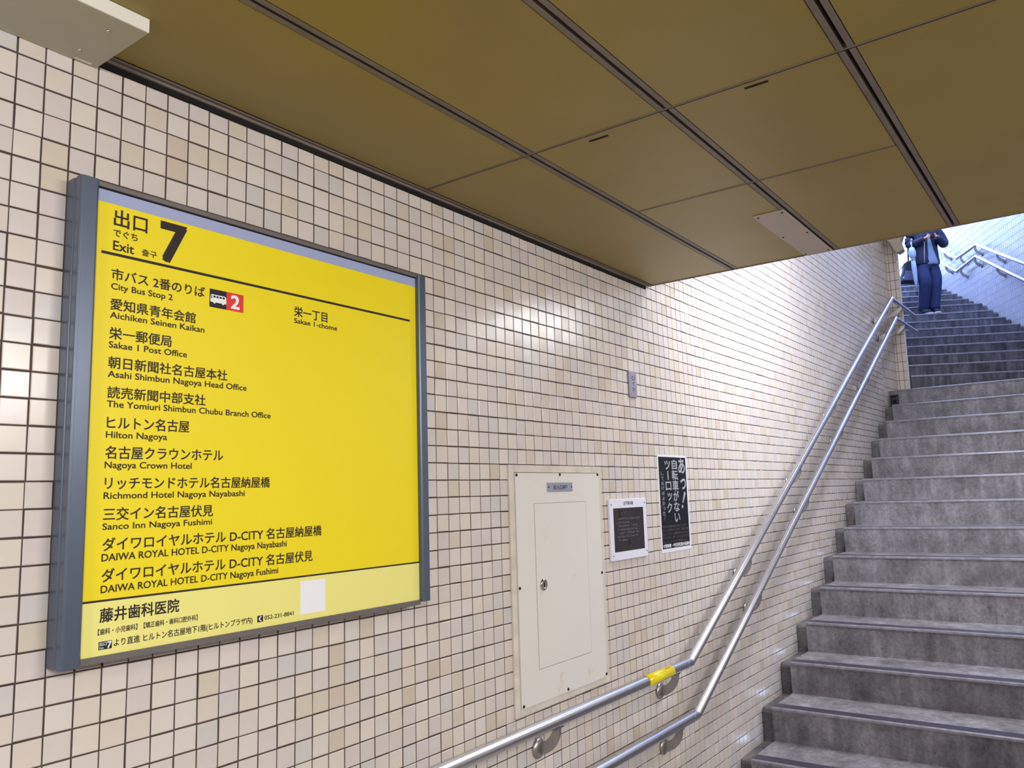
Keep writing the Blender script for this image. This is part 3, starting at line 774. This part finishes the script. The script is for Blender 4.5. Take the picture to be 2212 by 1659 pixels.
for (xa, xb, z) in ((2.186, 2.366, 1.5215), (2.173, 2.275, 1.5070), (2.186, 2.345, 1.4935), (2.176, 2.351, 1.4795), (2.182, 2.350, 1.4665), (2.175, 2.345, 1.4525), (2.178, 2.253, 1.4385)):
    x = xa
    while x < xb:
        if random.random() < 0.88:
            for (jx, jz) in random.sample([(0, 0), (1, 0), (0, 1), (1, 1), (0, 2), (1, 2)], random.choice((2, 3, 3, 4))):
                cx, cz = x + jx * 0.0024, z + jz * 0.0024 - 0.003
                dots.lathe([(0.00095, 0), (0.0007, 0.0006), (0.0003, 0.0008)], Matrix.Translation((cx, -0.0135, cz)) @ Matrix.Rotation(R(90), 4, 'X'), 6)
        x += 0.0062
part('braille_dots', dots, M_PLATE, bb, kind='stuff')
# faint relief map lines on the plate
part('relief_bar', MB().box((2.190, -0.0141, 1.528), (2.208, -0.0135, 1.556)), M_SCREW, bb, bevel=0.0003)
ra = MB(); ra.tube([(2.208, -0.0137, 1.530), (2.208, -0.0137, 1.550), (2.214, -0.0137, 1.556), (2.222, -0.0137, 1.555), (2.228, -0.0137, 1.549)], 0.0012, 8)
part('relief_hook', ra, M_SCREW, bb)
part('relief_bar', MB().box((2.262, -0.0141, 1.415), (2.275, -0.0135, 1.436)), M_SCREW, bb, bevel=0.0003)

# ------------------------------------------------------------------ black bicycle theft poster
po = thing('black_poster', 'narrow black poster with grey Japanese lettering and a white edge on the tiles', 'poster', (2.72, 0, 1.36))
part('sheet', MB().box((2.569, -0.0042, 1.3605), (2.870, -0.0026, 1.7825)), M_POSTW, po)
part('print', MB().box((2.580, -0.0045, 1.3765), (2.857, -0.0040, 1.7735)), M_POSTER, po)
PY = -0.0049
def pt(ch, x0, x1, z0, z1, mt=None, bd=0.03): textpart(ch, x0, x1, z0, z1, PY, mt or M_PGREY, po, bold=bd)
for ch, x0, x1, z0, z1 in (('あ', 2.779, 2.844, 1.702, 1.769), ('っ', 2.793, 2.847, 1.630, 1.677), ('自', 2.711, 2.763, 1.720, 1.763), ('転', 2.707, 2.767, 1.673, 1.716), ('車', 2.708, 2.768, 1.624, 1.670),
        ('が', 2.711, 2.766, 1.580, 1.623), ('な', 2.712, 2.767, 1.533, 1.575), ('い', 2.714, 2.766, 1.487, 1.525), ('ツ', 2.638, 2.693, 1.719, 1.757), ('ロ', 2.640, 2.694, 1.628, 1.664), ('ッ', 2.653, 2.696, 1.583, 1.615), ('ク', 2.644, 2.691, 1.530, 1.573)):
    pt(ch, x0, x1, z0, z1, bd=0.035)
part('lettering', MB().box((2.6625, PY, 1.6730), (2.6715, -0.0044, 1.7120)), M_PGREY, po)
ex = MB(); ex.prism([(2.826, 1.621), (2.842, 1.612), (2.810, 1.568), (2.802, 1.572)], 'y', PY, -0.0044); ex.prism([(2.798, 1.562), (2.808, 1.556), (2.802, 1.543), (2.790, 1.550)], 'y', PY, -0.0044)
part('lettering', ex, M_PGREY, po)
for ch, z0, z1 in (('し', 1.693, 1.709), ('て', 1.670, 1.686), ('お', 1.650, 1.666), ('け', 1.629, 1.645), ('ば', 1.607, 1.623), ('よ', 1.585, 1.601), ('か', 1.562, 1.581), ('っ', 1.542, 1.555), ('た', 1.518, 1.537), ('⋮', 1.499, 1.513)):
    if ch == '⋮':
        part('lettering', MB().box((2.611, PY, 1.511), (2.614, -0.0044, 1.514)).box((2.611, PY, 1.505), (2.614, -0.0044, 1.508)).box((2.611, PY, 1.499), (2.614, -0.0044, 1.502)), M_PGREY, po)
    else: pt(ch, 2.598, 2.624, z0, z1, bd=0.005)
for t, x0, x1, z0 in (('中区内では自転車盗が多発しています。', 2.587, 2.829, 1.469), ('ちょっとの間だからと思わず、確実に施錠', 2.587, 2.848, 1.4535), ('をしてください。盗難の約半分はかぎをか', 2.587, 2.848, 1.437), ('けていません。必ず二つ以上のかぎをかけ', 2.587, 2.848, 1.4215), ('ましょう。ツーロックで防ぎましょう。', 2.587, 2.835, 1.404)):
    pt(t, x0, x1, z0 - 0.004, z0 + 0.007, mt=M_PDIM, bd=0.0)
pt('中警察署・中区防犯連合協議会', 2.586, 2.856, 1.3800, 1.3960, mt=M_WHITE, bd=0.03)

# ------------------------------------------------------------------ small grey cast plate on the wall
pp = thing('wall_plate', 'small upright grey metal plate on the tiles above the braille notice', 'plate', (2.372, 0, 2.01))
part('plate', MB().box((2.340, -0.011, 2.0145), (2.405, -0.0026, 2.1265)), M_PLATE2, pp, bevel=0.003)
for ch, z0, z1 in (('ロ', 2.088, 2.103), ('イ', 2.066, 2.083), ('穴', 2.040, 2.058)):
    textpart(ch, 2.362, 2.386, z0, z1, -0.0114, M_SCREW, pp, bold=0.0)

# ------------------------------------------------------------------ white box at the ceiling, top left
bx = thing('ceiling_box', 'white painted metal box fixed under the ceiling in the top left corner', 'box', (-0.3, -0.14, CEIL))
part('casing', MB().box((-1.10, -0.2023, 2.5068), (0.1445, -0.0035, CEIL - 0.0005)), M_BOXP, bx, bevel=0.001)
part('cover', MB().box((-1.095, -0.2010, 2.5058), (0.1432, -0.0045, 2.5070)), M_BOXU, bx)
for (x, y) in ((0.0925, -0.152), (0.0905, -0.047), (-0.6, -0.152), (-0.6, -0.047)):
    s_ = MB(); s_.lathe([(0.0038, 0), (0.0038, 0.0014), (0.0026, 0.0032), (0.001, 0.0038)], Matrix.Translation((x, y, 2.5060)) @ Matrix.Rotation(R(180), 4, 'X'), 14)
    part('screw', s_, M_CHROME, bx)
part('maker_label', MB().box((0.098, -0.0150, 2.5053), (0.130, -0.0090, 2.5060)), M_BOXP, bx)

# ------------------------------------------------------------------ patch plate on the ceiling
cp = thing('ceiling_patch', 'pale screwed metal plate patched onto the olive ceiling near its edge', 'plate', (2.28, -0.75, CEIL))
part('plate', MB().box((KX(1.891), KY(-0.8300), CEIL - 0.0035), (KX(2.4535), KY(-0.7270), CEIL - 0.0008)), mat('grey_beige_plate', (182, 168, 156), rough=0.5, noise=0.05), cp, bevel=0.0008)
for (x, y) in ((1.911, -0.740), (1.911, -0.818), (2.170, -0.737), (2.170, -0.820), (2.43, -0.737), (2.43, -0.820)):
    s_ = MB(); s_.lathe([(0.0040, 0), (0.0040, 0.001), (0.003, 0.0024), (0.001, 0.003)], Matrix.Translation((KX(x), KY(y), CEIL - 0.0033)) @ Matrix.Rotation(R(180), 4, 'X'), 12)
    part('screw', s_, M_SCREW, cp)

# ------------------------------------------------------------------ person coming down the upper flight
def skin_mesh(name, verts, edges, radii, mt, root, sub=2, rootv=0, tf=None):
    me = bpy.data.meshes.new(name)
    me.from_pydata([tf @ Vector(v) if tf is not None else v for v in verts], edges, [])
    o = bpy.data.objects.new(name, me); COL.objects.link(o)
    md = o.modifiers.new('skin', 'SKIN'); md.use_smooth_shade = True; md.branch_smoothing = 0.6
    sv = me.skin_vertices[0].data
    for i, r_ in enumerate(radii):
        sv[i].radius = r_ if isinstance(r_, tuple) else (r_, r_)
        sv[i].use_root = (i == rootv)
    sb = o.modifiers.new('sub', 'SUBSURF'); sb.levels = sub; sb.render_levels = sub
    bpy.context.view_layer.update()
    dg = bpy.context.evaluated_depsgraph_get()
    m2 = bpy.data.meshes.new_from_object(o.evaluated_get(dg)); m2.name = name
    bpy.data.objects.remove(o); bpy.data.meshes.remove(me)
    m2.materials.clear(); m2.materials.append(mt)
    for p in m2.polygons: p.use_smooth = True
    r = link(name, m2)
    if root is not None:
        r.parent = root
        r.matrix_parent_inverse = Matrix.Translation(-Vector(root.location)) if root.parent is None else Matrix.Identity(4)
    return r

PO = SW(9.09, 4.828, zup(23) + 0.0005)
# local frame: x = towards the right of the photo, y = towards the camera, z = up
TF = Matrix(((WV.x, -U.x, 0, PO.x), (WV.y, -U.y, 0, PO.y), (0, 0, 1, PO.z), (0, 0, 0, 1)))
M_SKIN = mat('skin', (214, 160, 140), rough=0.5)
M_JEANS = mat('blue_denim', (32, 44, 88), rough=0.85, noise=0.25, nscale=14)
M_JACK = mat('navy_jacket', (24, 28, 62), rough=0.6, noise=0.15, nscale=10)
M_SHIRT = mat('grey_blue_shirt', (130, 150, 178), rough=0.8)
M_HAIR = mat('black_hair', (22, 18, 18), rough=0.5)
M_SHOE = mat('navy_shoe', (36, 38, 60), rough=0.6)
M_SOLE = mat('white_sole', (222, 220, 222), rough=0.5)
M_CAM = mat('black_camera', (16, 16, 20), rough=0.35)
M_EYE = mat('eye_dark', (30, 24, 22), rough=0.2)
M_LIP = mat('lips', (176, 104, 96), rough=0.5)
pe = thing('person', 'person in navy jacket and blue jeans holding up a camera on the upper stairs', 'person', PO)
# continuous body: pelvis, spine, neck, head, arms to the wrists, legs to the ankles
V = [(0.045, -0.04, 0.70), (0.045, -0.04, 0.86), (0.04, -0.03, 1.00), (0.04, -0.035, 1.13), (0.04, -0.03, 1.205), (0.04, -0.015, 1.275), (0.04, -0.01, 1.34), (0.04, -0.01, 1.41),
     (-0.10, -0.035, 1.145), (-0.135, -0.06, 0.955), (-0.045, 0.095, 0.950),
     (0.185, -0.035, 1.145), (0.255, -0.05, 0.945), (0.150, 0.10, 0.965),
     (-0.035, -0.03, 0.66), (-0.03, 0.06, 0.42), (-0.055, -0.03, 0.07),
     (0.115, -0.05, 0.66), (0.105, -0.02, 0.40), (0.050, 0.00, 0.07)]
Eg = [(0, 1), (1, 2), (2, 3), (3, 4), (4, 5), (5, 6), (6, 7), (3, 8), (8, 9), (9, 10), (3, 11), (11, 12), (12, 13), (0, 14), (14, 15), (15, 16), (0, 17), (17, 18), (18, 19)]
Rd = [0.095, 0.085, 0.095, 0.08, 0.036, 0.058, 0.074, 0.052, 0.042, 0.032, 0.020, 0.042, 0.032, 0.020, 0.072, 0.046, 0.028, 0.072, 0.046, 0.028]
body = skin_mesh('body', V, Eg, Rd, M_SKIN, pe, tf=TF)
# face
fc = MB()
def blob(mbx, c, r, M=TF, n=10):
    prof = [(max(0.0003, math.sin(math.pi * i / 6)) , -math.cos(math.pi * i / 6)) for i in range(7)]
    mbx.lathe(prof, M @ Matrix.Translation(c) @ Matrix.Diagonal((r[0], r[1], r[2], 1)), n)
nz = MB(); blob(nz, (0.04, 0.063, 1.315), (0.010, 0.014, 0.016)); part('nose', nz, M_SKIN, pe)
for sx in (-1, 1):
    e = MB(); blob(e, (0.04 + sx * 0.026, 0.055, 1.345), (0.010, 0.007, 0.006)); part('eye', e, M_EYE, pe)
    e = MB(); blob(e, (0.04 + sx * 0.072, -0.008, 1.335), (0.010, 0.016, 0.024)); part('ear', e, M_SKIN, pe)
mo = MB(); blob(mo, (0.04, 0.056, 1.285), (0.020, 0.008, 0.005)); part('mouth', mo, M_LIP, pe)
hair = skin_mesh('hair', [(0.04, -0.03, 1.32), (0.04, -0.025, 1.39), (0.04, -0.012, 1.425)], [(0, 1), (1, 2)], [0.074, 0.079, 0.060], M_HAIR, pe, tf=TF)
# jeans
jv = [(0.045, -0.04, 0.76), (0.045, -0.04, 0.70), (-0.035, -0.040, 0.62), (-0.040, 0.035, 0.50), (-0.035, 0.07, 0.41), (-0.050, 0.015, 0.22), (-0.060, -0.025, 0.05), (0.115, -0.045, 0.64), (0.118, -0.03, 0.50), (0.105, -0.015, 0.39), (0.082, -0.01, 0.22), (0.058, 0.00, 0.05)]
je = [(0, 1), (1, 2), (2, 3), (3, 4), (4, 5), (5, 6), (1, 7), (7, 8), (8, 9), (9, 10), (10, 11)]
jr = [0.100, 0.100, 0.088, 0.088, 0.078, 0.068, 0.066, 0.090, 0.088, 0.080, 0.070, 0.066]
skin_mesh('jeans', jv, je, jr, M_JEANS, pe, rootv=1, tf=TF)
# jacket (trunk and both sleeves in one mesh) over a grey-blue shirt
def loft(mbx, rings, n=24):
    """rings: (cx, cy, z, rx, ry)"""
    vs = []; fs = []
    for cx, cy, z, rx, ry in rings:
        for k in range(n):
            a = 2 * math.pi * k / n
            c, s_ = math.cos(a), math.sin(a)
            vs.append(TF @ Vector((cx + rx * math.copysign(abs(c) ** 0.8, c), cy + ry * math.copysign(abs(s_) ** 0.8, s_), z)))
    for i in range(len(rings) - 1):
        for k in range(n): fs.append((i * n + k, i * n + (k + 1) % n, (i + 1) * n + (k + 1) % n, (i + 1) * n + k))
    fs.append(tuple(range(n))); fs.append(tuple(range(len(rings) * n - 1, (len(rings) - 1) * n - 1, -1)))
    mbx.add(vs, fs, 0, True)
jk = MB()
loft(jk, [(0.035, -0.045, 0.650, 0.150, 0.098), (0.035, -0.045, 0.665, 0.157, 0.104), (0.035, -0.045, 0.74, 0.150, 0.104), (0.038, -0.045, 0.86, 0.142, 0.100), (0.04, -0.045, 0.98, 0.146, 0.100), (0.04, -0.045, 1.08, 0.150, 0.095), (0.04, -0.045, 1.15, 0.135, 0.080), (0.04, -0.042, 1.195, 0.085, 0.062), (0.04, -0.040, 1.215, 0.055, 0.052)])
def sleeve(pts, rad):
    P = [Vector(p) for p in pts]; Q = []; RR = []
    for i in range(len(P) - 1):
        for t in range(4):
            f = t / 4; Q.append(P[i].lerp(P[i + 1], f)); RR.append(rad[i] + (rad[i + 1] - rad[i]) * f)
    Q.append(P[-1]); RR.append(rad[-1])
    for _ in range(3):
        Q = [Q[0]] + [(Q[i - 1] + Q[i] * 2 + Q[i + 1]) / 4 for i in range(1, len(Q) - 1)] + [Q[-1]]
    jk.tube([TF @ q for q in Q], 0, 16, radii=RR)
sleeve([(-0.075, -0.045, 1.135), (-0.125, -0.05, 1.03), (-0.148, -0.050, 0.925), (-0.100, 0.035, 0.915), (-0.018, 0.108, 0.958)], [0.058, 0.060, 0.056, 0.050, 0.036])
sleeve([(0.155, -0.045, 1.135), (0.225, -0.05, 1.03), (0.268, -0.045, 0.915), (0.222, 0.025, 0.908), (0.138, 0.104, 0.968)], [0.058, 0.062, 0.060, 0.052, 0.036])
part('jacket', jk, M_JACK, pe)
sb = MB()
loft(sb, [(0.072, 0.012, 0.640, 0.078, 0.046), (0.072, 0.012, 0.66, 0.084, 0.050), (0.068, 0.014, 0.72, 0.072, 0.050), (0.062, 0.010, 0.82, 0.056, 0.050), (0.058, 0.008, 0.92, 0.046, 0.050), (0.050, 0.004, 1.02, 0.040, 0.050), (0.044, -0.004, 1.12, 0.030, 0.045)])
part('shirt', sb, M_SHIRT, pe)
lp = MB(); lp.tube([TF @ Vector(p) for p in [(-0.022, 0.056, 0.66), (-0.012, 0.058, 0.80), (0.002, 0.056, 0.93)]], 0.0045, 8)
part('zip', lp, mat('pale_zip', (200, 205, 220), rough=0.4, metal=0.3), pe)
# hands with separate fingers, closed round the camera
def hand(side, wrist, palm):
    sx = side
    hv = [wrist, ((wrist[0] + palm[0]) / 2, (wrist[1] + palm[1]) / 2, (wrist[2] + palm[2]) / 2), palm]
    he = [(0, 1), (1, 2)]; hr = [0.017, 0.020, 0.022]
    for i, (dz, ln) in enumerate(((0.018, 0.9), (0.006, 1.0), (-0.006, 0.95), (-0.017, 0.75))):
        b0 = len(hv)
        hv.append((palm[0] - sx * 0.010, palm[1] + 0.018, palm[2] + dz))
        hv.append((palm[0] - sx * 0.006, palm[1] + 0.018 + 0.016 * ln, palm[2] + dz * 1.05))
        hv.append((palm[0] - sx * (0.006 + 0.020 * ln), palm[1] + 0.022 + 0.016 * ln, palm[2] + dz * 1.1))
        he += [(2, b0), (b0, b0 + 1), (b0 + 1, b0 + 2)]; hr += [0.0070, 0.0062, 0.0052]
    b0 = len(hv)
    hv += [(palm[0] - sx * 0.004, palm[1] - 0.004, palm[2] + 0.020), (palm[0] - sx * 0.020, palm[1] + 0.000, palm[2] + 0.028)]
    he += [(1, b0), (b0, b0 + 1)]; hr += [0.0085, 0.0070]
    skin_mesh('hand', hv, he, hr, M_SKIN, pe, sub=1, rootv=1, tf=TF)
hand(-1, (-0.030, 0.105, 0.955), (0.016, 0.128, 0.966))
hand(1, (0.148, 0.098, 0.966), (0.112, 0.128, 0.975))
# shoes with white soles
for (x, y, ry, nm) in ((-0.060, 0.045, -0.55, 0), (0.058, 0.055, 0.12, 1)):
    Mf = TF @ Matrix.Translation((x, y, 0)) @ Matrix.Rotation(ry, 4, 'Z')
    b = MB(); prof = []
    pl = [(-0.030, -0.075), (0.030, -0.075), (0.036, -0.01), (0.040, 0.05), (0.032, 0.090), (0.0, 0.105), (-0.032, 0.090), (-0.038, 0.05), (-0.034, -0.01)]
    b.prism(pl, 'z', 0.0, 0.018, M=Mf)
    s_o = skin_mesh('shoe', [(0, -0.045, 0.050), (0, -0.010, 0.046), (0, 0.04, 0.034), (0, 0.075, 0.029)], [(0, 1), (1, 2), (2, 3)], [0.036, 0.036, 0.033, 0.026], M_SHOE, pe, tf=Mf)
    part('sole', b, M_SOLE, pe, bevel=0.004)
pc = thing('camera_in_hands', 'small black camera held up in both hands of the person', 'camera', TF @ Vector((0.064, 0.135, 0.93)))
part('camera_body', MB().box((0.028, 0.128, 0.948), (0.100, 0.152, 0.998), M=TF), M_CAM, pc, bevel=0.003)
b = MB(); b.lathe([(0.018, 0), (0.018, 0.022), (0.014, 0.022), (0.012, 0.016)], TF @ Matrix.Translation((0.064, 0.151, 0.973)) @ Matrix.Rotation(R(-90), 4, 'X'), 18)
part('lens', b, M_CAM, pc)
# folded umbrella
um = thing('folded_umbrella', 'pale blue folded umbrella hanging at the arm of the person', 'umbrella', TF @ Vector((-0.150, 0.07, 0.24)))
b = MB()
prof = [(-0.185, 0.012, 0.300), (-0.178, 0.018, 0.40), (-0.172, 0.021, 0.52), (-0.168, 0.019, 0.66), (-0.165, 0.023, 0.705)]
def fluted(mbx, rings, n=16, fl=0.22):
    vs = []; fs = []
    for (c, r_) in rings:
        for k in range(n):
            a = 2 * math.pi * k / n; q = r_ * (1 + (fl if k % 2 else -fl))
            vs.append(TF @ Vector((c[0] + q * math.cos(a), c[1] + q * math.sin(a), c[2])))
    for i in range(len(rings) - 1):
        for k in range(n): fs.append((i * n + k, i * n + (k + 1) % n, (i + 1) * n + (k + 1) % n, (i + 1) * n + k))
    fs.append(tuple(range(n))); fs.append(tuple(range(len(rings) * n - 1, (len(rings) - 1) * n - 1, -1)))
    mbx.add(vs, fs, 0, True)
ux_, uy_ = -0.158, 0.075
fluted(b, [((ux_ + 0.010, uy_, 0.335), 0.009), ((ux_ + 0.008, uy_, 0.45), 0.019), ((ux_ + 0.004, uy_, 0.60), 0.024), ((ux_, uy_, 0.700), 0.020)])
M_UMB = mat('pale_blue_nylon', (186, 204, 228), rough=0.45)
part('canopy', b, M_UMB, um)
b = MB(); fluted(b, [((ux_, uy_, 0.712), 0.018), ((ux_ - 0.002, uy_, 0.75), 0.036), ((ux_ - 0.004, uy_, 0.80), 0.040), ((ux_ - 0.004, uy_, 0.855), 0.028), ((ux_ - 0.002, uy_, 0.865), 0.012)], fl=0.12)
part('canopy_folds', b, M_UMB, um)
part('strap', MB().box((ux_ - 0.024, uy_ - 0.024, 0.697), (ux_ + 0.024, uy_ + 0.024, 0.713), M=TF), M_PLATE2, um, bevel=0.004)
b = MB(); b.tube([TF @ Vector((ux_ + 0.011, uy_, 0.245)), TF @ Vector((ux_ + 0.010, uy_, 0.34))], 0.005, 10); part('tip', b, M_CAM, um)
b = MB(); b.tube([TF @ Vector(p) for p in [(ux_ - 0.002, uy_, 0.86), (ux_, uy_ - 0.01, 0.93), (ux_ + 0.012, uy_ - 0.03, 0.975), (ux_ + 0.03, uy_ - 0.06, 0.985), (ux_ + 0.04, uy_ - 0.09, 0.96)]], 0.007, 10); part('handle', b, M_WHITE, um)
# dark bag at the hip
bg = thing('shoulder_bag', 'dark navy bag hanging behind the umbrella at the hip of the person', 'bag', TF @ Vector((-0.20, -0.09, 0.44)))
b = MB()
prof = [(-0.300, 0.455), (-0.090, 0.435), (-0.088, 0.56), (-0.100, 0.690), (-0.150, 0.735), (-0.212, 0.715), (-0.240, 0.60)]
b.prism(prof, 'y', -0.15, -0.03, M=TF)
part('pouch', b, mat('navy_bag_cloth', (40, 44, 68), rough=0.7, noise=0.2, nscale=12), bg, bevel=0.018, seg=3)
b = MB(); b.prism([(-0.262, 0.475), (-0.120, 0.465), (-0.122, 0.585), (-0.228, 0.595)], 'y', -0.033, -0.010, M=TF); part('pocket', b, mat('grey_bag_pocket', (92, 98, 132), rough=0.6), bg, bevel=0.006)
b = MB(); b.tube([TF @ Vector(p) for p in [(-0.215, -0.05, 0.695), (-0.268, -0.045, 0.635), (-0.312, -0.04, 0.555), (-0.312, -0.04, 0.490), (-0.285, -0.05, 0.462)]], 0.0065, 8); part('carry_loop', b, M_CAM, bg)
b = MB(); b.tube([TF @ Vector(p) for p in [(-0.16, -0.09, 0.73), (-0.14, -0.115, 0.90), (-0.10, -0.125, 1.08), (-0.06, -0.05, 1.195)]], 0.010, 8); part('strap', b, M_CAM, bg)
b = MB(); b.tube([TF @ Vector(p) for p in [(-0.290, -0.035, 0.468), (-0.262, -0.028, 0.500), (-0.245, -0.028, 0.530)]], 0.005, 8); part('buckle', b, M_CHROME, bg)
